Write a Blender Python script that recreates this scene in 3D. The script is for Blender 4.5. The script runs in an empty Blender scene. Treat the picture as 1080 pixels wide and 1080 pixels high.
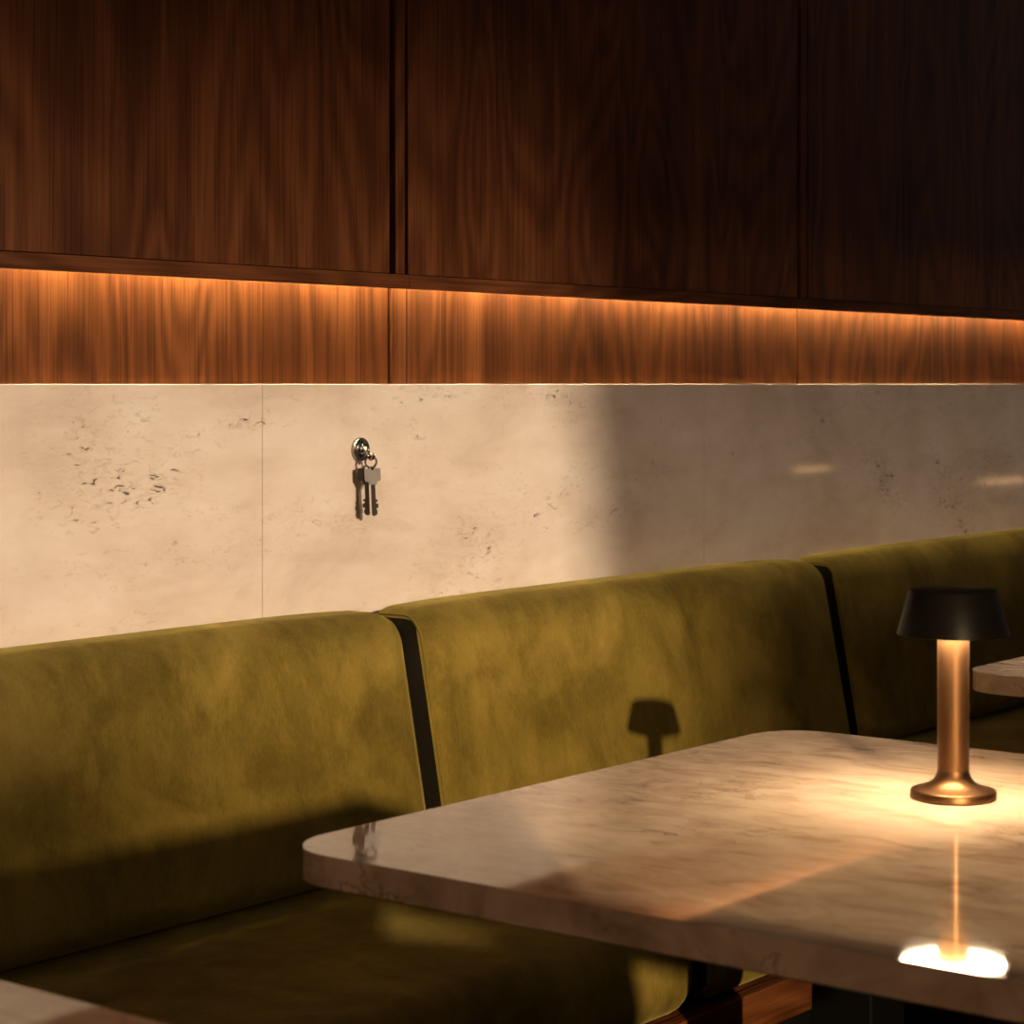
import bpy, bmesh, math, random
from mathutils import Vector, Matrix, noise as mnoise
random.seed(7)
scene = bpy.context.scene
COL = scene.collection
PI = math.pi

def lin(r, g, b):
    def f(c):
        c /= 255.0
        return c / 12.92 if c <= 0.04045 else ((c + 0.055) / 1.055) ** 2.4
    return (f(r), f(g), f(b), 1.0)

# ------------------------------------------------------------------ objects
def tag(o, label=None, cat=None, group=None, kind=None):
    if label: o['label'] = label
    if cat: o['category'] = cat
    if group: o['group'] = group
    if kind: o['kind'] = kind
    return o

def empty(name, loc, rz=0.0):
    o = bpy.data.objects.new(name, None)
    o.empty_display_size = 0.05
    o.location = loc
    o.rotation_euler = (0, 0, rz)
    COL.objects.link(o)
    return o

def finish(name, bm, mat, parent=None, smooth=True, loc=None, angle=40, weighted=False):
    bmesh.ops.recalc_face_normals(bm, faces=bm.faces[:])
    me = bpy.data.meshes.new(name)
    bm.to_mesh(me)
    bm.free()
    me.materials.append(mat)
    if smooth:
        me.polygons.foreach_set('use_smooth', [True] * len(me.polygons))
        me.set_sharp_from_angle(angle=math.radians(angle))
    o = bpy.data.objects.new(name, me)
    if loc: o.location = loc
    if parent: o.parent = parent
    COL.objects.link(o)
    if weighted:
        md = o.modifiers.new('weighted_normals', 'WEIGHTED_NORMAL')
        md.weight = 100; md.keep_sharp = False
    return o

def copy_tree(o, parent=None):
    c = o.copy()
    COL.objects.link(c)
    if parent: c.parent = parent
    for ch in list(o.children):
        copy_tree(ch, c)
    return c

# ------------------------------------------------------------------ meshes
def add_box(bm, x0, x1, y0, y1, z0, z1, bevel=0.0, segs=2):
    r = bmesh.ops.create_cube(bm, size=1.0)
    vs = r['verts']
    for v in vs:
        v.co = Vector((x0 + (v.co.x + .5) * (x1 - x0), y0 + (v.co.y + .5) * (y1 - y0), z0 + (v.co.z + .5) * (z1 - z0)))
    if bevel > 0:
        es = list({e for v in vs for e in v.link_edges})
        bmesh.ops.bevel(bm, geom=es, offset=bevel, segments=segs, profile=0.5, affect='EDGES')

def box(name, x0, x1, y0, y1, z0, z1, mat, parent=None, bevel=0.0, segs=2, smooth=True, center=True):
    bm = bmesh.new()
    cx, cy, cz = ((x0 + x1) / 2, (y0 + y1) / 2, (z0 + z1) / 2) if (center and parent is None) else (0, 0, 0)
    add_box(bm, x0 - cx, x1 - cx, y0 - cy, y1 - cy, z0 - cz, z1 - cz, bevel, segs)
    return finish(name, bm, mat, parent, smooth, weighted=bevel > 0, angle=180 if bevel > 0 else 40, loc=(cx, cy, cz) if (center and parent is None) else None)

def add_lathe(bm, prof, n=64, close=True):
    rings = []
    for r, z in prof:
        if r < 1e-6:
            rings.append([bm.verts.new((0, 0, z))])
        else:
            rings.append([bm.verts.new((r * math.cos(2 * PI * k / n), r * math.sin(2 * PI * k / n), z)) for k in range(n)])
    for a, b in zip(rings[:-1], rings[1:]):
        for k in range(n):
            k2 = (k + 1) % n
            if len(a) == 1 and len(b) == 1: continue
            if len(a) == 1: bm.faces.new((a[0], b[k], b[k2]))
            elif len(b) == 1: bm.faces.new((a[k], b[0], a[k2]))
            else: bm.faces.new((a[k], b[k], b[k2], a[k2]))

def add_tube(bm, pts, rad, n=12, closed=False, caps=True):
    pts = [Vector(p) for p in pts]
    m = len(pts)
    rads = rad if isinstance(rad, (list, tuple)) else [rad] * m
    rings = []
    prev = None
    for i in range(m):
        if closed: t = pts[(i + 1) % m] - pts[i - 1]
        else: t = pts[min(i + 1, m - 1)] - pts[max(i - 1, 0)]
        t.normalize()
        if prev is None:
            a = Vector((0, 0, 1)) if abs(t.z) < .9 else Vector((1, 0, 0))
            nrm = (a - t * a.dot(t)).normalized()
        else:
            nrm = (prev - t * prev.dot(t)).normalized()
        prev = nrm
        bn = t.cross(nrm)
        rings.append([bm.verts.new(pts[i] + (nrm * math.cos(2 * PI * k / n) + bn * math.sin(2 * PI * k / n)) * rads[i]) for k in range(n)])
    for i in range(m if closed else m - 1):
        a, b = rings[i], rings[(i + 1) % m]
        for k in range(n):
            bm.faces.new((a[k], a[(k + 1) % n], b[(k + 1) % n], b[k]))
    if not closed and caps:
        bm.faces.new(rings[0]); bm.faces.new(rings[-1])

def rounded_rect(x0, x1, y0, y1, r, n=14):
    out = []
    for cx, cy, a0 in ((x1 - r, y1 - r, 0), (x0 + r, y1 - r, 90), (x0 + r, y0 + r, 180), (x1 - r, y0 + r, 270)):
        for k in range(n + 1):
            a = math.radians(a0 + 90 * k / n)
            out.append((cx + r * math.cos(a), cy + r * math.sin(a)))
    return out

def add_prism_xy(bm, loop, z0, z1, bevel=0.0, segs=3):
    lo = [bm.verts.new((x, y, z0)) for x, y in loop]
    hi = [bm.verts.new((x, y, z1)) for x, y in loop]
    n = len(loop)
    bm.faces.new(lo[::-1])
    bm.faces.new(hi)
    for k in range(n):
        bm.faces.new((lo[k], lo[(k + 1) % n], hi[(k + 1) % n], hi[k]))
    if bevel > 0:
        es = [e for e in bm.edges if abs(e.verts[0].co.z - e.verts[1].co.z) < 1e-6]
        bmesh.ops.bevel(bm, geom=es, offset=bevel, segments=segs, profile=0.5, affect='EDGES')

def axis_samples(h, r, n, m=6):
    a = [-(h - r) - r * math.tan(math.radians(45) * (m - k) / m) for k in range(m)]
    b = [-(h - r) + 2 * (h - r) * k / n for k in range(n + 1)]
    return a + b + [-v for v in a[::-1]]

def add_rounded_box(bm, hx, hy, hz, r, nx, ny, nz, deform=None):
    """box of half sizes hx, hy, hz with fully rounded edges and a fine grid; deform maps a local point to its place"""
    H = (hx, hy, hz); N = (nx, ny, nz)
    S = [axis_samples(H[i], r, N[i]) for i in range(3)]
    cache = {}
    def vert(q):
        key = (round(q[0], 6), round(q[1], 6), round(q[2], 6))
        v = cache.get(key)
        if v is None:
            c = Vector([max(-(H[i] - r), min(H[i] - r, q[i])) for i in range(3)])
            d = Vector(q) - c
            p = c + d.normalized() * r if d.length > 1e-9 else c
            v = bm.verts.new(deform(p) if deform else p)
            cache[key] = v
        return v
    for ax in range(3):
        i, j = [k for k in range(3) if k != ax]
        for s in (-1, 1):
            grid = []
            for a in S[i]:
                row = []
                for b in S[j]:
                    q = [0, 0, 0]
                    q[ax] = s * H[ax]; q[i] = a; q[j] = b
                    row.append(vert(q))
                grid.append(row)
            for a in range(len(grid) - 1):
                for b in range(len(grid[0]) - 1):
                    f = [grid[a][b], grid[a + 1][b], grid[a + 1][b + 1], grid[a][b + 1]]
                    f = list(dict.fromkeys(f))
                    if len(f) >= 3:
                        nf = bm.faces.new(f)
                        nf.material_index = 1 if ax == 0 else 0

# ------------------------------------------------------------------ materials
def new_mat(name):
    m = bpy.data.materials.new(name)
    m.use_nodes = True
    nt = m.node_tree
    b = nt.nodes['Principled BSDF']
    return m, nt, b

def node(nt, kind, **kw):
    n = nt.nodes.new(kind)
    for k, v in kw.items():
        if k in n.inputs: n.inputs[k].default_value = v
        else: setattr(n, k, v)
    return n

def ramp(nt, stops, interp='LINEAR'):
    n = nt.nodes.new('ShaderNodeValToRGB')
    cr = n.color_ramp
    cr.interpolation = interp
    while len(cr.elements) < len(stops): cr.elements.new(0.5)
    for e, (p, c) in zip(cr.elements, stops):
        e.position = p
        e.color = c if len(c) == 4 else (*c, 1)
    return n

def coords(nt, scale, per_object=True, rot=(0, 0, 0), off=(0, 0, 0)):
    tc = nt.nodes.new('ShaderNodeTexCoord')
    src = tc.outputs['Object']
    if per_object:
        oi = nt.nodes.new('ShaderNodeObjectInfo')
        ad = node(nt, 'ShaderNodeVectorMath', operation='ADD')
        nt.links.new(src, ad.inputs[0]); nt.links.new(oi.outputs['Location'], ad.inputs[1])
        src = ad.outputs[0]
    mp = nt.nodes.new('ShaderNodeMapping')
    mp.inputs['Scale'].default_value = scale
    mp.inputs['Rotation'].default_value = rot
    mp.inputs['Location'].default_value = off
    nt.links.new(src, mp.inputs['Vector'])
    return mp.outputs['Vector']

def noise_tex(nt, vec, scale, detail=4, rough=.55, dist=0.0):
    n = node(nt, 'ShaderNodeTexNoise', Scale=scale, Detail=detail, Roughness=rough, Distortion=dist)
    nt.links.new(vec, n.inputs['Vector'])
    return n.outputs['Fac']

def mixc(nt, fac, a, b, blend='MIX'):
    n = node(nt, 'ShaderNodeMix', data_type='RGBA', blend_type=blend)
    L = nt.links
    for val, idx in ((fac, 0), (a, 6), (b, 7)):
        if hasattr(val, 'links'): L.new(val, n.inputs[idx])
        else: n.inputs[idx].default_value = val
    return n.outputs[2]

def math_n(nt, op, a, b=0.0, clamp=False):
    n = node(nt, 'ShaderNodeMath', operation=op, use_clamp=clamp)
    for i, v in enumerate((a, b)):
        if hasattr(v, 'links'): nt.links.new(v, n.inputs[i])
        else: n.inputs[i].default_value = v
    return n.outputs[0]

def bump(nt, bsdf, h, strength, dist):
    n = node(nt, 'ShaderNodeBump', Strength=strength, Distance=dist)
    nt.links.new(h, n.inputs['Height'])
    nt.links.new(n.outputs['Normal'], bsdf.inputs['Normal'])

def plain(name, col, rough=.5, metal=0.0, spec=.5):
    m, nt, b = new_mat(name)
    b.inputs['Roughness'].default_value = rough
    b.inputs['Metallic'].default_value = metal
    b.inputs['Specular IOR Level'].default_value = spec
    v = coords(nt, (1, 1, 1))
    f = noise_tex(nt, v, 30, 3)
    dark = tuple(c * .85 for c in col[:3]) + (1,)
    nt.links.new(mixc(nt, f, dark, col), b.inputs['Base Color'])
    return m

def walnut(name, along='z', tone=1.0):
    m, nt, b = new_mat(name)
    if along == 'z': v0 = coords(nt, (1, 1, .045)); v1 = coords(nt, (1, 1, .10)); v2 = coords(nt, (1, 1, .016))
    else: v0 = coords(nt, (.045, 1, 1)); v1 = coords(nt, (.10, 1, 1)); v2 = coords(nt, (.016, 1, 1))
    broad = noise_tex(nt, v1, 5.5, 3, .5, 1.0)             # wide colour drift
    # figure: contour lines of a stretched field give flames and cathedrals
    v3 = coords(nt, (1, 1, .24) if along == 'z' else (.24, 1, 1))
    field = noise_tex(nt, v3, 3.3, 2, .40, .25)
    rings = math_n(nt, 'SINE', math_n(nt, 'MULTIPLY', field, 120.0))
    rings = math_n(nt, 'ADD', math_n(nt, 'MULTIPLY', rings, .5), .5)
    fine = noise_tex(nt, v0, 38, 5, .62, .5)
    pore = noise_tex(nt, v2, 240, 3, .6, 0)
    t = tone
    c = ramp(nt, [(.28, (.042 * t, .0125 * t, .0042 * t)), (.5, (.092 * t, .0290 * t, .0095 * t)), (.74, (.155 * t, .053 * t, .0175 * t))])
    s = math_n(nt, 'ADD', math_n(nt, 'MULTIPLY', broad, .62), math_n(nt, 'MULTIPLY', fine, .38))
    s = math_n(nt, 'ADD', s, math_n(nt, 'MULTIPLY', math_n(nt, 'SUBTRACT', rings, .5), .17))
    nt.links.new(s, c.inputs['Fac'])
    pr = ramp(nt, [(.36, (.62, .58, .55)), (.52, (1, 1, 1))])
    nt.links.new(pore, pr.inputs['Fac'])
    col = mixc(nt, 1.0, c.outputs['Color'], pr.outputs['Color'], 'MULTIPLY')
    nt.links.new(col, b.inputs['Base Color'])
    b.inputs['Roughness'].default_value = .40
    b.inputs['Specular IOR Level'].default_value = .08
    bump(nt, b, pore, .12, .0006)
    return m

def velvet(name):
    m, nt, b = new_mat(name)
    v = coords(nt, (1, 1, 1))
    big = noise_tex(nt, v, 5.0, 4, .55, .9)                # brushed pile patches
    vz = coords(nt, (1, 1, .35))
    mid = noise_tex(nt, vz, 22, 4, .6, .6)
    fine = noise_tex(nt, vz, 240, 3, .7)
    s = math_n(nt, 'ADD', math_n(nt, 'MULTIPLY', big, .62), math_n(nt, 'MULTIPLY', mid, .26))
    s = math_n(nt, 'ADD', s, math_n(nt, 'MULTIPLY', fine, .20))
    c = ramp(nt, [(.33, (.046, .0322, .0052)), (.50, (.095, .0670, .0122)), (.68, (.162, .115, .0245))])
    nt.links.new(s, c.inputs['Fac'])
    nt.links.new(c.outputs['Color'], b.inputs['Base Color'])
    b.inputs['Roughness'].default_value = .95
    b.inputs['Specular IOR Level'].default_value = .08
    b.inputs['Sheen Weight'].default_value = .2
    b.inputs['Sheen Roughness'].default_value = .4
    b.inputs['Sheen Tint'].default_value = (.60, .48, .16, 1)
    h = math_n(nt, 'ADD', math_n(nt, 'MULTIPLY', mid, .6), math_n(nt, 'MULTIPLY', fine, .25))
    bump(nt, b, h, .30, .004)
    return m

PITS = (12.2, 0, 1.7)          # where the drifts of pits fall
def travertine(name):
    m, nt, b = new_mat(name)
    v = coords(nt, (1, 1, 1), True)
    vb = coords(nt, (.55, 1, 1.6), True, off=PITS)
    cloud = noise_tex(nt, v, 3.2, 5, .6, .5)
    cloud2 = noise_tex(nt, vb, 9, 5, .6, .4)
    s = math_n(nt, 'ADD', math_n(nt, 'MULTIPLY', cloud, .6), math_n(nt, 'MULTIPLY', cloud2, .4))
    c = ramp(nt, [(.34, (.57, .455, .35)), (.5, (.72, .595, .475)), (.66, (.81, .70, .585))])
    nt.links.new(s, c.inputs['Fac'])
    # pits: short ragged strokes gathered in drifts
    vp = coords(nt, (.55, 1, 1.25), True, (0, math.radians(14), 0))
    strokes = noise_tex(nt, vp, 78, 3, .62, 1.2)
    drift = noise_tex(nt, vb, 3.4, 3, .5, .8)
    thr = math_n(nt, 'ADD', strokes, math_n(nt, 'MULTIPLY', math_n(nt, 'SUBTRACT', drift, .5), .85))
    pit = ramp(nt, [(.795, (0, 0, 0)), (.82, (1, 1, 1))])
    nt.links.new(thr, pit.inputs['Fac'])
    soft = ramp(nt, [(.62, (0, 0, 0)), (.88, (1, 1, 1))])
    nt.links.new(thr, soft.inputs['Fac'])
    col = mixc(nt, math_n(nt, 'MULTIPLY', soft.outputs['Color'], .5), c.outputs['Color'], (.34, .25, .165, 1))
    col = mixc(nt, math_n(nt, 'MULTIPLY', pit.outputs['Color'], .85), col, (.10, .062, .034, 1))
    nt.links.new(col, b.inputs['Base Color'])
    rr = node(nt, 'ShaderNodeMapRange')
    nt.links.new(cloud2, rr.inputs['Value'])
    rr.inputs['To Min'].default_value = .035; rr.inputs['To Max'].default_value = .07
    nt.links.new(rr.outputs[0], b.inputs['Roughness'])
    b.inputs['Specular IOR Level'].default_value = .5
    inv = math_n(nt, 'SUBTRACT', 1.0, pit.outputs['Color'])
    bump(nt, b, inv, .5, .002)
    return m

def marble(name):
    m, nt, b = new_mat(name)
    v = coords(nt, (1, 1, 1), True, (0, 0, math.radians(38)))
    vs = coords(nt, (2.3, 1.0, 1), True, (0, 0, math.radians(38)))
    cloud = noise_tex(nt, v, 4.5, 5, .6, .8)
    st = noise_tex(nt, vs, 9, 6, .62, 1.3)
    s = math_n(nt, 'ADD', math_n(nt, 'MULTIPLY', cloud, .5), math_n(nt, 'MULTIPLY', st, .5))
    c = ramp(nt, [(.35, (.26, .165, .11)), (.44, (.46, .325, .235)), (.55, (.60, .45, .34)), (.7, (.68, .54, .42))])
    nt.links.new(s, c.inputs['Fac'])
    ve = noise_tex(nt, vs, 5, 5, .55, 1.6)
    d = math_n(nt, 'ABSOLUTE', math_n(nt, 'SUBTRACT', ve, .5))
    vr = ramp(nt, [(.0, (1, 1, 1)), (.018, (0, 0, 0))])
    nt.links.new(d, vr.inputs['Fac'])
    gate = ramp(nt, [(.5, (0, 0, 0)), (.62, (1, 1, 1))])
    nt.links.new(noise_tex(nt, v, 3.1, 2), gate.inputs['Fac'])
    vf = math_n(nt, 'MULTIPLY', vr.outputs['Color'], math_n(nt, 'MULTIPLY', gate.outputs['Color'], .75))
    col = mixc(nt, vf, c.outputs['Color'], (.155, .095, .06, 1))
    nt.links.new(col, b.inputs['Base Color'])
    b.inputs['Roughness'].default_value = .035
    b.inputs['Specular IOR Level'].default_value = .8
    return m

def emitter(name, col, strength):
    m = bpy.data.materials.new(name)
    m.use_nodes = True
    nt = m.node_tree
    nt.nodes.clear()
    o = nt.nodes.new('ShaderNodeOutputMaterial')
    e = node(nt, 'ShaderNodeEmission', Strength=strength)
    e.inputs['Color'].default_value = (*col, 1)
    nt.links.new(e.outputs[0], o.inputs[0])
    return m

def brushed(name, col, rough):
    m, nt, b = new_mat(name)
    v = coords(nt, (1, 1, .02))
    f = noise_tex(nt, v, 900, 2)
    r = node(nt, 'ShaderNodeMapRange')
    nt.links.new(f, r.inputs['Value'])
    r.inputs['To Min'].default_value = rough * .8; r.inputs['To Max'].default_value = rough * 1.2
    nt.links.new(r.outputs[0], b.inputs['Roughness'])
    b.inputs['Base Color'].default_value = col
    b.inputs['Metallic'].default_value = 1
    return m

WOOD = walnut('walnut_veneer_upright')
WOODX = walnut('walnut_veneer_lengthwise', 'x')
VELVET = velvet('olive_velvet')
GAP_SHADE = plain('cushion_end_gap_shade', (.004, .0027, .0012, 1), .95, 0, .1)  # near black on the cushion ends paints the shade of the gap
STONE = travertine('honed_travertine')
MARBLE = marble('polished_cream_marble')
BLACK = plain('black_shadow_gap', (.006, .005, .004, 1), .6, 0, .2)
IRON = plain('black_powder_coated_steel', (.0016, .0015, .0014, 1), .6, 0, .06)
BRONZE = brushed('brushed_bronze', (.145, .074, .034, 1), .40)
SHADE = plain('dark_bronze_lacquer', (.0035, .0028, .0024, 1), .40, 0, .06)
SHADE_IN = plain('warm_white_lining', (.75, .62, .45, 1), .6)
NICKEL = plain('aged_nickel', (.40, .375, .35, 1), .22, 1.0)
STEEL = plain('key_steel', (.52, .47, .42, 1), .34, 1.0)
DARKSTEEL = plain('dark_steel', (.10, .085, .07, 1), .35, 1.0)
FLOORM = walnut('dark_oak_floor', 'x', .6)
PLASTER = plain('brown_plaster', (.20, .135, .09, 1), .85, 0, .2)
GLOW = emitter('warm_lamp_diffuser', (1.0, .75, .45), 105.0)
LED = emitter('amber_strip_light', (1.0, .80, .42), 250.0)
GLINT = emitter('warm_glint_glow', (1.0, .55, .22), 3.6)

# ------------------------------------------------------------------ setting
WALL_Y = 2.50        # face of the stone
TOP = 1.20           # stone ledge height
box('floor', -6, 9, -3, 2.6, -.1, 0, FLOORM, smooth=False)['kind'] = 'structure'
box('wall_back', -6, 9, 2.545, 2.70, 0, 3.4, PLASTER, smooth=False)['kind'] = 'structure'

# front wall (behind the camera) with its window opening
def front_wall():
    bm = bmesh.new()
    X0, X1, Z0, Z1 = WIN
    add_box(bm, -16, X0, -3.2, -3, 0, 5.5)
    add_box(bm, X1, 10, -3.2, -3, 0, 5.5)
    add_box(bm, X0, X1, -3.2, -3, 0, Z0)
    add_box(bm, X0, X1, -3.2, -3, Z1, 5.5)
    o = finish('wall_front', bm, PLASTER, smooth=False)
    o['kind'] = 'structure'
WIN = (-4.4, -.95, 1.0, 2.50)
front_wall()
def window_frame():
    X0, X1, Z0, Z1 = WIN
    bm = bmesh.new()
    for a in ((X0, X0 + .05, Z0, Z1), (X1 - .02, X1, Z0, Z1), (X0, X1, Z0, Z0 + .05), (X0, X1, Z1 - .02, Z1)):
        add_box(bm, a[0], a[1], -3.15, -3.08, a[2], a[3])
    o = finish('window_1', bm, IRON, smooth=False)
    o['kind'] = 'structure'
window_frame()

# travertine cladding: slabs with eased edges and tight joints
def slabs():
    js = [-.05, 1.235, 2.520, 3.805, 5.090, 6.375]
    for i, (a, b) in enumerate(zip(js[:-1], js[1:])):
        bm = bmesh.new()
        cx = (a + b) / 2
        add_box(bm, a + .0003 - cx, b - .0003 - cx, 0, .045, .0, TOP, .0011, 2)
        o = finish('trim_%d' % (i + 1), bm, STONE, loc=(cx, WALL_Y, 0), angle=180, weighted=True)
        o['kind'] = 'structure'
slabs()

# ------------------------------------------------------------------ walnut panelling
LOW_Y = 2.522
BAY = [1.490, 2.806, 4.122, 5.438]           # joints of the overhead cabinets
LOWJ = [1.58, 2.897, 4.213, 5.53]
CAB_Y = 2.44
def lower_panel(a, b, label):
    return tag(box('splashback_panel', a, b, LOW_Y, LOW_Y + .022, TOP + .0005, 1.422, WOOD, bevel=.0012), label, 'panel')
low_lab = ['lit walnut splashback panel above the stone at left, above the hanging keys',
           'middle walnut splashback panel, from the narrow upright strip to the next joint on its right',
           'rightmost walnut splashback panel, above the stone behind the table lamp']
lower_panel(LOWJ[0], 2.848, low_lab[0])
tag(box('cover_strip', 2.854, 2.8915, LOW_Y - .004, LOW_Y + .022, TOP + .0005, 1.422, WOOD, bevel=.0012),
    'narrow upright walnut strip between the left and middle glowing splashback panels', 'trim strip')
lower_panel(2.897, 4.211, low_lab[1])
lower_panel(4.216, LOWJ[3], low_lab[2])

cab_lab = ['overhead walnut cabinet at left above the hanging keys, lit along its lower edge',
           'middle overhead walnut cabinet between the two dark upright gaps',
           'rightmost overhead walnut cabinet, nearly black in shadow above the table lamp']
for i in range(3):
    a, b = BAY[i], BAY[i + 1]
    root = empty('overhead_cabinet', ((a + b) / 2, 2.48, 1.384))
    tag(root, cab_lab[i], 'cabinet', None)
    w = (b - a) / 2
    d1 = w - .0465                                        # right edge of the door
    # door, shadow gap back and narrow stile, then the light rail below
    bm = bmesh.new(); add_box(bm, -w + .0015, d1, -.04, -.0245, .001, 1.6, .0012, 2)
    dr = finish('door', bm, WOOD, root, angle=180, weighted=True)
    bm = bmesh.new(); add_box(bm, d1 + .016, w - .0075, -.040, -.0245, .001, 1.6, .001, 2)
    finish('stile', bm, WOOD, root, angle=180, weighted=True)
    bm = bmesh.new(); add_box(bm, -w, w - .0005, -.0235, .06, .0405, 1.6); add_box(bm, -w, w - .0005, -.0235, -.0212, -.006, .0405)
    finish('carcass', bm, BLACK, root, smooth=False)
    bm = bmesh.new(); add_box(bm, -w + .0004, w - .0004, -.044, -.026, -.023, 0, .0015, 2); add_box(bm, -w + .0004, w - .0004, -.0262, -.0206, -.008, -.0005)
    finish('light_rail', bm, WOODX, root, angle=180, weighted=True)
    bm = bmesh.new(); add_box(bm, -w + .0004, w - .0004, -.0210, .04, .0295, .0400)
    finish('bottom_panel', bm, WOODX, root)
# strip light under the cabinets
for i in range(3):
    a, b = BAY[i], BAY[i + 1]
    root = empty('strip_light', ((a + b) / 2, 2.5035, 1.405))
    tag(root, ['amber strip light glowing under the left overhead cabinet', 'amber strip light glowing under the middle overhead cabinet',
               'amber strip light glowing under the rightmost overhead cabinet'][i], 'strip light')
    w = (b - a) / 2
    bm = bmesh.new(); add_box(bm, -w + .002, w - .002, -.006, .006, .001, .0075); add_box(bm, -w + .002, w - .002, -.0085, -.0065, -.0385, .0075)
    finish('channel', bm, NICKEL, root, smooth=False)
    bm = bmesh.new(); add_box(bm, -w + .002, w - .002, -.003, .004, -.0015, .0008)
    finish('diffuser', bm, LED, root, smooth=False)

# ------------------------------------------------------------------ banquette
SEAM = [-.0, 1.372, 2.733, 4.092, 5.452]
SEAT_Z = .42
SEAT_F = 1.79
def back_front(z):
    return 2.288 + max(0, z - SEAT_Z) * .205
Z0B, Z1B = .421, .832
def back_point(p, hx, hy, hz, seed):
    # local: y -hy front .. +hy back, z -hz .. hz
    tz = (p.z + hz) / (2 * hz)
    ty = (p.y + hy) / (2 * hy)
    z = Z0B + tz * (Z1B - Z0B)
    yf, yb = back_front(z), 2.494
    u = max(0.0, 1 - (p.x / hx) ** 4) * max(0.0, 1 - (2 * tz - 1) ** 4)
    w = mnoise.noise(Vector((p.x * 3.1 + seed, z * 5.0, seed * 1.7))) * .0035
    y = yf + (yb - yf) * ty - (1 - ty) * (.012 * u + w * u)
    # soft crown: top line dips a little towards the ends
    z -= max(0, tz - .6) * .020 * (abs(p.x) / hx) ** 6
    return Vector((p.x, y, z))
def seat_point(p, hx, hy, hz, seed):
    ty = (p.y + hy) / (2 * hy)
    tz = (p.z + hz) / (2 * hz)
    y = SEAT_F + ty * (2.492 - SEAT_F)
    u = max(0.0, 1 - (p.x / hx) ** 4) * max(0.0, 1 - (2 * min(1, ty / .66) - 1) ** 4)
    w = mnoise.noise(Vector((p.x * 2.6 + seed, y * 4.0, seed * 2.3))) * .004
    z = .270 + tz * (SEAT_Z - .270) + tz * (.008 * u + w * u) - tz * .002
    return Vector((p.x, y, z))
def end_loop(fn, hx, hy, hz, r, sx, seed, n=10, dx=.0):
    """the rounded outline of a cushion's end, a little inside the corner rounding"""
    pts = []
    for cy, cz, a0 in ((hy - r, hz - r, 0), (-(hy - r), hz - r, 90), (-(hy - r), -(hz - r), 180), (hy - r, -(hz - r), 270)):
        for k in range(n + 1):
            a = math.radians(a0 + 90 * k / n)
            rr = r * math.cos(math.radians(38)) + .0
            p = Vector((sx * (hx - r + r * math.sin(math.radians(38))), cy + r * .80 * math.cos(a), cz + r * .80 * math.sin(a)))
            pts.append(fn(p, hx, hy, hz, seed))
    return pts

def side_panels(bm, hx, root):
    """the two ends of a cushion, coloured near black for the shaded gap, are meshes of their own"""
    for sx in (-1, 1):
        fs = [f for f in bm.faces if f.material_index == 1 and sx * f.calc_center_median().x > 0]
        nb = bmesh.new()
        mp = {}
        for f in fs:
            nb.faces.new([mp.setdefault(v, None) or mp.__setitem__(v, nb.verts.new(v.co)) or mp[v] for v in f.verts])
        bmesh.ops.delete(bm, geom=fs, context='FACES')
        finish('side_panel', nb, GAP_SHADE, root, angle=180)

back_lab = [None,
  'left olive velvet back cushion, nearest one, with a dark shadow across its lower half',
  'middle olive velvet back cushion carrying the shadow of a lamp',
  'rightmost olive velvet back cushion, in shadow behind the table lamp']
seat_lab = [None,
  'left olive velvet seat cushion, mostly in shadow, left of the seat seam',
  'olive velvet seat cushion behind the lamp table, lit at its front under the tabletop',
  'rightmost olive velvet seat cushion, dark, under the far table corner']
for i in range(4):
    a, b = SEAM[i], SEAM[i + 1]
    hx = (b - a) / 2 - .006
    cx = (a + b) / 2
    root = empty('back_cushion', (cx, 2.40, Z0B))
    off = Vector((0, -2.40, -Z0B))
    hy, hz, r = .085, (Z1B - Z0B) / 2, .052
    sd = i * 3.7 + 1
    bm = bmesh.new()
    add_rounded_box(bm, hx, hy, hz, r, 46, 6, 18, lambda p: back_point(p, hx, hy, hz, sd) + off)
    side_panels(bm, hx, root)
    finish('upholstery', bm, VELVET, root, angle=180)
    for s in (-1, 1):
        bm = bmesh.new()
        add_tube(bm, [p + off for p in end_loop(back_point, hx, hy, hz, r, s, sd)], .0018, 8, True)
        finish('piping', bm, VELVET, root, angle=180)
    tag(root, back_lab[i] or 'olive velvet back cushion at the near end, left of the photo', 'cushion')
    root = empty('seat_cushion', (cx, 2.1, .27))
    off2 = Vector((0, -2.1, -.27))
    hy2, hz2, r2 = .35, .075, .055
    bm = bmesh.new()
    add_rounded_box(bm, hx, hy2, hz2, r2, 46, 24, 4, lambda p: seat_point(p, hx, hy2, hz2, sd) + off2)
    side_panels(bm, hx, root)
    finish('upholstery', bm, VELVET, root, angle=180)
    for s in (-1, 1):
        bm = bmesh.new()
        add_tube(bm, [p + off2 for p in end_loop(seat_point, hx, hy2, hz2, r2, s, sd)], .0018, 8, True)
        finish('piping', bm, VELVET, root, angle=180)
    tag(root, seat_lab[i] or 'olive velvet seat cushion at the near end, left of the photo', 'cushion')
root = empty('banquette_base', (2.7, 2.1, 0))
tag(root, 'long walnut banquette base with recessed black plinth under the olive seat cushions', 'bench base')
bm = bmesh.new(); add_box(bm, -2.7, 2.76, -.305, -.28, .205, .268, .002, 2); finish('front_rail', bm, WOODX, root, angle=180, weighted=True)
bm = bmesh.new(); add_box(bm, -2.7, 2.76, -.28, .39, .24, .266); finish('deck', bm, WOODX, root, smooth=False)
bm = bmesh.new(); add_box(bm, -2.7, 2.76, -.20, .39, 0, .24); finish('plinth', bm, BLACK, root, smooth=False)

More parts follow.
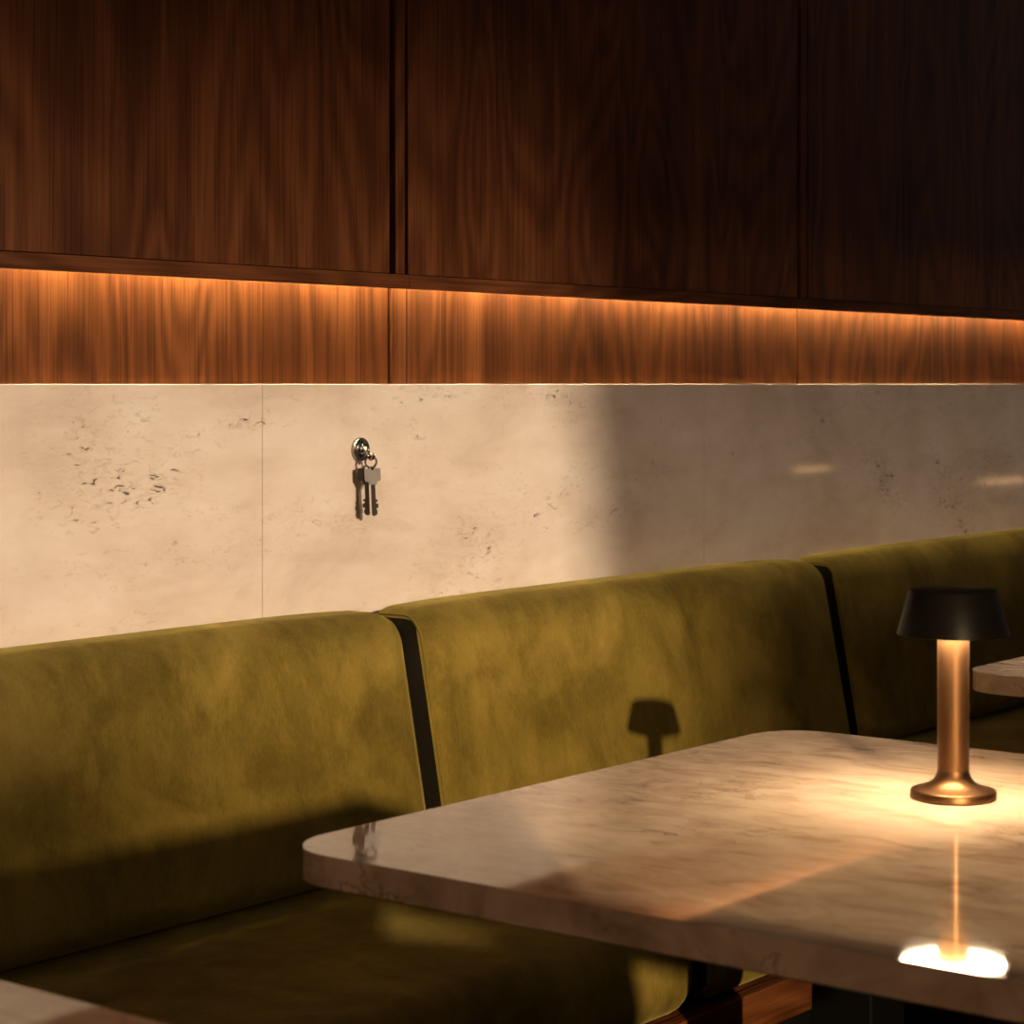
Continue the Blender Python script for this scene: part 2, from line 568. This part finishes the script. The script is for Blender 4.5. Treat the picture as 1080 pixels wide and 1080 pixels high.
# ------------------------------------------------------------------ tables
TZ = .74
def make_table(x0, x1, y0, y1, label, px=None, py=None):
    cx, cy = (x0 + x1) / 2, (y0 + y1) / 2
    root = empty('dining_table', (cx, cy, 0))
    tag(root, label, 'table')
    bm = bmesh.new()
    add_prism_xy(bm, rounded_rect(x0 - cx, x1 - cx, y0 - cy, y1 - cy, .075), TZ - .032, TZ, .006, 4)
    finish('tabletop', bm, MARBLE, root, angle=180, weighted=True)
    px = 0 if px is None else px - cx
    py = 0 if py is None else py - cy
    bm = bmesh.new(); add_box(bm, px - .040, px + .040, py - .040, py + .040, .02, TZ - .044, .003, 2)
    finish('column', bm, IRON, root, angle=180, weighted=True)
    bm = bmesh.new(); add_box(bm, px - .16, px + .16, py - .16, py + .16, TZ - .044, TZ - .0325, .002, 2)
    finish('mounting_plate', bm, IRON, root, angle=180, weighted=True)
    bm = bmesh.new(); add_prism_xy(bm, rounded_rect(px - .22, px + .22, py - .22, py + .22, .03), 0, .02, .004, 2)
    finish('foot_plate', bm, IRON, root, angle=180, weighted=True)
    return root
make_table(1.570, 2.540, .680, 1.545, 'polished cream marble table in the foreground with the dark bronze lamp standing on it', 2.268, 1.276)
make_table(3.205, 4.17, .76, 1.625, 'marble table behind the lamp at the right edge, only its rounded corner showing')
make_table(.122, 1.087, .70, 1.545, 'pale marble table cut off at the bottom left corner, only its edge showing')

# ------------------------------------------------------------------ table lamp
def make_lamp(loc, label):
    root = empty('table_lamp', loc)
    tag(root, label, 'lamp')
    bm = bmesh.new()
    add_lathe(bm, [(0, 0), (.0455, 0), (.047, .0012), (.047, .0085), (.0460, .0098), (.044, .0104), (.035, .0128), (.0272, .0162), (.0218, .0205), (.0190, .0255), (.0177, .0300), (.0174, .0310), (0, .0310)], 72)
    finish('base', bm, BRONZE, root)
    bm = bmesh.new()
    add_lathe(bm, [(0, .0294), (.0174, .0294), (.0174, .1815), (0, .1815)], 56)
    finish('stem', bm, BRONZE, root)
    bm = bmesh.new()
    add_lathe(bm, [(0, .2325), (.0445, .2325), (.0475, .2318), (.0490, .2298), (.0618, .1832), (.0620, .1820), (.0612, .1817), (.0604, .1827), (.0480, .2270), (0, .2275)], 80)
    finish('shade', bm, SHADE, root)
    bm = bmesh.new()
    add_lathe(bm, [(.0176, .1821), (.0575, .1821), (.0575, .1837), (.0176, .1837), (.0176, .1821)], 72)
    finish('diffuser', bm, GLOW, root)
    return root
make_lamp((2.222, 1.130, TZ), 'dark bronze cordless table lamp with flat shade, glowing on the foreground marble table')
make_lamp((3.50, 1.34, TZ), 'unseen bronze table lamp added to brighten the far marble table, outside the right edge of the photo')  # unseen lamp, added to brighten the far table corner

make_lamp((.45, 1.10, TZ), 'unseen bronze table lamp added to brighten the near table at the left, outside the photo')  # unseen lamp, added to brighten the near table

# ------------------------------------------------------------------ hook and keys on the stone
HX, HZ = 2.750, 1.090
hook = empty('wall_hook', (HX, WALL_Y, HZ))
tag(hook, 'small round nickel hook on the travertine with the keys hanging from it', 'hook')
def turned(bm):                                           # lathe axis z -> out of the wall (-y)
    bmesh.ops.rotate(bm, verts=bm.verts[:], cent=(0, 0, 0), matrix=Matrix.Rotation(PI / 2, 3, 'X'))
bm = bmesh.new()
add_lathe(bm, [(0, 0), (.0196, 0), (.0200, .001), (.0200, .0050), (.0192, .0064), (.0178, .0068), (.0166, .0062), (.0158, .0046), (.0150, .0042), (.0090, .0042), (.0080, .0050), (.0068, .0080), (.0050, .0096), (0, .0098)], 56)
turned(bm); finish('rosette', bm, NICKEL, hook)
bm = bmesh.new()
pth = [(0, -.009, .001), (0, -.0135, .0005), (0, -.0175, -.0020), (0, -.0208, -.0080), (0, -.0235, -.0140), (0, -.0268, -.0160), (0, -.0300, -.0148), (0, -.0316, -.0112)]
add_tube(bm, pth, [.0050, .0046, .0040, .0036, .0033, .0032, .0033, .0034], 14)
bmesh.ops.create_icosphere(bm, subdivisions=3, radius=.0040, matrix=Matrix.Translation((0, -.0317, -.0100)))
finish('peg', bm, NICKEL, hook)

keys = empty('key_bunch', (HX, WALL_Y - .0265, HZ - .0205))
tag(keys, 'two small metal keys on a split ring, hanging from the round wall hook', 'keys')
bm = bmesh.new()
RR = .0095
pts = []
for k in range(72):
    a = 2 * 2 * PI * k / 72
    pts.append((RR * math.cos(a), (.0013 if k >= 36 else -.0013) * 1.0, RR * math.sin(a)))
add_tube(bm, pts, .0016, 10, False)
bmesh.ops.rotate(bm, verts=bm.verts[:], cent=(0, 0, 0), matrix=Matrix.Rotation(math.radians(-38), 3, 'Z'))
finish('split_ring', bm, DARKSTEEL, keys)

def plate(bm, outline, t, hole=None):
    """flat piece in the xz plane, thickness t along y, with an optional round hole bridged in"""
    def face(y):
        return [bm.verts.new((x, y, z)) for x, z in outline]
    n = len(outline)
    if hole is None:
        f, b = face(-t / 2), face(t / 2)
        bm.faces.new(f); bm.faces.new(b[::-1])
        for k in range(n): bm.faces.new((f[k], b[k], b[(k + 1) % n], f[(k + 1) % n]))
        return
    hx, hz, hr = hole
    m = 20
    hl = [(hx + hr * math.cos(2 * PI * k / m), hz + hr * math.sin(2 * PI * k / m)) for k in range(m)]
    loops = []
    for y in (-t / 2, t / 2):
        o = face(y); h = [bm.verts.new((x, y, z)) for x, z in hl]
        es = [bm.edges.new((o[k], o[(k + 1) % n])) for k in range(n)] + [bm.edges.new((h[k], h[(k + 1) % m])) for k in range(m)]
        bmesh.ops.triangle_fill(bm, use_beauty=True, use_dissolve=False, edges=es)
        loops.append((o, h))
    (o0, h0), (o1, h1) = loops
    for A, B, c in ((o0, o1, n), (h0, h1, m)):
        for k in range(c): bm.faces.new((A[k], B[k], B[(k + 1) % c], A[(k + 1) % c]))

def make_key(loc, rz, tilt, flip, mat_bow, mat_blade):
    key = empty('key', loc)
    key.parent = keys
    key.rotation_euler = (0, tilt, rz)
    s = flip
    # bow: broad squared head narrowing to the shoulder
    ol = [(-.0040, -.0005), (.0040, -.0005), (.0065, -.0040), (.0128, -.0040), (.0138, -.0052), (.0138, -.0222), (.0122, -.0258), (.0075, -.0262), (.0070, -.0310), (-.0070, -.0310), (-.0075, -.0262), (-.0122, -.0258), (-.0138, -.0222), (-.0138, -.0052), (-.0128, -.0040), (-.0065, -.0040)]
    bm = bmesh.new(); plate(bm, ol, .0026, (0, -.0048, .0026))
    finish('bow', bm, mat_bow, key, angle=30)
    w = .0036
    bl = [(-w, -.0310), (w, -.0310), (w, -.0560), (w + .0030, -.0565), (w + .0030, -.0600), (w + .0006, -.0605), (w + .0006, -.0630), (w + .0040, -.0640), (w + .0040, -.0705), (w + .0008, -.0710), (w + .0008, -.0735), (w + .0024, -.0745), (w + .0020, -.0805), (w - .0012, -.0835), (-w + .0012, -.0835), (-w, -.0815)]
    bl = [(s * x, z) for x, z in bl]
    bm = bmesh.new(); plate(bm, bl, .0022)
    add_box(bm, -.0006, .0006, -.0017, .0017, -.075, -.031)
    finish('blade', bm, mat_blade, key, angle=30)
    return key
make_key((.0008, -.0020, -.0072), math.radians(-36), math.radians(-2.5), 1, STEEL, DARKSTEEL)
make_key((-.0056, .0058, -.0060), math.radians(-40), math.radians(-2.0), -1, DARKSTEEL, DARKSTEEL)

# ------------------------------------------------------------------ things added behind the camera to shape the light
# unseen board added and cut to shade the near cushions and table edge
def sun_blocker():
    root = empty('sun_blocker_board', (-1.0, -.5, 0))
    tag(root, 'tall wooden board added to block the sun, with a raking arm and a lower wing, behind the camera', 'sun_blocker')
    prof = [(-3.2, 0), (.365, 0), (.365, .98), (.358, 1.04), (.335, 1.095), (.29, 1.124), (.20, 1.142), (-.03, 1.188), (-.15, 1.215),
            (-.115, 1.247), (.0, 1.200), (.47, 1.046), (.505, 1.046), (.505, 1.088), (.46, 1.112), (-.03, 1.268), (-.03, 1.372), (-.042, 1.384), (-.062, 1.398), (-.10, 1.408), (-3.2, 1.408)]
    bm = bmesh.new()
    f = [bm.verts.new((x + 1.0, -.03, z)) for x, z in prof]
    b = [bm.verts.new((x + 1.0, .03, z)) for x, z in prof]
    bm.faces.new(f); bm.faces.new(b[::-1])
    n = len(prof)
    for k in range(n): bm.faces.new((f[k], b[k], b[(k + 1) % n], f[(k + 1) % n]))
    finish('blocker_panel', bm, WOOD, root, smooth=False)
sun_blocker()

# unseen block added far off: its corner cuts the low sun softly
tag(box('sun_mask', -28.15, -8, -34, -31, 0, 19, PLASTER, smooth=False), 'plain block added to cut the low sun, far behind the camera', 'sun_mask')

tag(box('sun_mask', -52, -32.44, -34, -31, 0, 19, PLASTER, smooth=False), 'second plain block added to cut the low sun, left of the low sun, far behind the camera', 'sun_mask')  # second added block dims the sun towards the left

# unseen spotlight added to light the stone around the keys
SP = Vector((2.75, -2.2, 2.36))
def added_spot(at, label, hole, blade_z):
    root = empty('added_spotlight', at)
    tag(root, label, 'added light')
    A = .30
    n = len(hole)
    bm = bmesh.new()
    # shutter plate with a shaped opening
    out = [(-.22, -.19), (.22, -.19), (.22, .05), (-.22, .05)]
    o = [bm.verts.new((x, A, z)) for x, z in out]
    h = [bm.verts.new((x, A, z)) for x, z in hole]
    es = [bm.edges.new((o[k], o[(k + 1) % 4])) for k in range(4)] + [bm.edges.new((h[k], h[(k + 1) % n])) for k in range(n)]
    r = bmesh.ops.triangle_fill(bm, use_beauty=True, edges=es)
    ex = bmesh.ops.extrude_face_region(bm, geom=[g for g in r['geom'] if isinstance(g, bmesh.types.BMFace)])
    bmesh.ops.translate(bm, verts=[g for g in ex['geom'] if isinstance(g, bmesh.types.BMVert)], vec=(0, .002, 0))
    finish('shutter', bm, IRON, root, smooth=False)
    bm = bmesh.new(); add_box(bm, -.20, .20, .09, .092, blade_z, .045)
    finish('top_blade', bm, IRON, root, smooth=False)
    bm = bmesh.new()
    add_box(bm, -.22, -.215, -.06, A, -.19, .05); add_box(bm, .215, .22, -.06, A, -.19, .05)
    add_box(bm, -.22, .22, -.06, A, .045, .05); add_box(bm, -.22, .22, -.06, A, -.19, -.185); add_box(bm, -.22, .22, -.065, -.06, -.19, .05)
    finish('housing', bm, IRON, root, smooth=False)
    bm = bmesh.new(); add_tube(bm, [(0, .1, .05), (0, .1, 1.2)], .012, 12)
    finish('rod', bm, IRON, root)
added_spot(SP, 'unseen black spotlight added on a ceiling rod, aimed at the stone around the keys',
             [(-.085, -.1085), (.0455, -.1085), (.0400, -.075), (.0250, -.030), (-.085, -.030)], -.0172)
SP2 = Vector((3.75, -2.2, 2.36))  # second added spotlight, lifts the stone outside the main beam
added_spot(SP2, 'unseen black spotlight added on a ceiling rod, dimmed, to lift the whole stone band',
             [(-.19, -.1085), (.19, -.1085), (.19, -.060), (-.19, -.060)], -.0195)

# slim lights added out of view to make glints in the polished stone
def glint_light(x, z, w, label):
    root = empty('added_glint_light', (x, -.9695, z))
    tag(root, label, 'wall light')
    bm = bmesh.new(); add_box(bm, -w / 2 - .02, w / 2 + .02, -.03, 0, -.05, .05, .004, 2); finish('back_plate', bm, BRONZE, root)
    bm = bmesh.new(); add_box(bm, -w / 2, w / 2, 0, .03, -.015, .015, .008, 3); finish('diffuser', bm, GLINT, root)

glint_light(10.1, .75, .32, 'slim bronze light added for a glint in the stone, the nearer of the two')
glint_light(12.37, .611, .55, 'longer slim bronze light added for a glint in the stone, the farther of the two')
box('glint_light_mount', 7.5, 14, -1.08, -1.0, 0, 1.5, WOOD, smooth=False)  # unseen panel, added to carry the glint lights
tag(bpy.data.objects['glint_light_mount'], 'low dark wood panel added to carry the two glint lights, outside the photo', 'partition')

# ------------------------------------------------------------------ lights
def light(name, kind, loc, energy, col, **kw):
    d = bpy.data.lights.new(name, kind)
    d.energy = energy; d.color = col
    for k, v in kw.items(): setattr(d, k, v)
    o = bpy.data.objects.new(name, d)
    o.location = loc
    COL.objects.link(o)
    return o
SUN_D = Vector((.951, 1.0, -.306)).normalized()
s = light('low_sun', 'SUN', (-6, -6, 4), 6.4, (1.0, .73, .40), angle=math.radians(.6))
s.rotation_euler = SUN_D.to_track_quat('-Z', 'Y').to_euler()
s = light('added_spot_bulb', 'SPOT', SP, 880, (1.0, .785, .575), spot_size=math.radians(60), spot_blend=.1, shadow_soft_size=.0085)
s.rotation_euler = (Vector((2.4, 2.5, 1.2)) - SP).to_track_quat('-Z', 'Y').to_euler()

s = light('added_spot_bulb', 'SPOT', SP2, 200, (1.0, .80, .64), spot_size=math.radians(85), spot_blend=.1, shadow_soft_size=.0085)
s.rotation_euler = (Vector((3.75, 2.5, .9)) - SP2).to_track_quat('-Z', 'Y').to_euler()

w = bpy.data.worlds.new('World')
scene.world = w
w.use_nodes = True
wt = w.node_tree
bg = wt.nodes['Background']
tc = wt.nodes.new('ShaderNodeTexCoord')
def toward(v, p0, p1):
    d = node(wt, 'ShaderNodeVectorMath', operation='DOT_PRODUCT')
    wt.links.new(tc.outputs['Generated'], d.inputs[0])
    d.inputs[1].default_value = Vector(v).normalized()
    m = node(wt, 'ShaderNodeMapRange', interpolation_type='SMOOTHSTEP')
    wt.links.new(d.outputs['Value'], m.inputs['Value'])
    m.inputs['From Min'].default_value = p0; m.inputs['From Max'].default_value = p1
    return m.outputs[0]
# evening sky: warm towards the low sun at the left, cool away from it, dim elsewhere
c1 = mixc(wt, toward((-1, -.25, .12), .35, 1.0), (.055, .048, .040, 1), (.62, .36, .19, 1))
c2 = mixc(wt, toward((.8, -.6, .15), .55, 1.0), c1, (.10, .088, .080, 1))
wt.links.new(c2, bg.inputs['Color'])
bg.inputs['Strength'].default_value = 1.0

# ------------------------------------------------------------------ camera
cam = bpy.data.cameras.new('camera')
co = bpy.data.objects.new('camera', cam)
COL.objects.link(co)
co.location = (0, 0, 1.20)
co.rotation_euler = (PI / 2, 0, math.radians(38.3 - 90))
cam.sensor_width = 36
cam.lens = 2320 / 1080 * 36
cam.shift_y = -.125
cam.clip_start = .05
cam.dof.use_dof = True
cam.dof.focus_distance = 3.3
cam.dof.aperture_fstop = 9.0
scene.camera = co

scene.view_settings.view_transform = 'Standard'
scene.view_settings.look = 'None'
scene.view_settings.gamma = 1
scene.view_settings.exposure = 0
scene.view_settings.use_curve_mapping = False
scene.cycles.use_denoising = True
scene.cycles.max_bounces = 8
scene.cycles.sample_clamp_indirect = 6
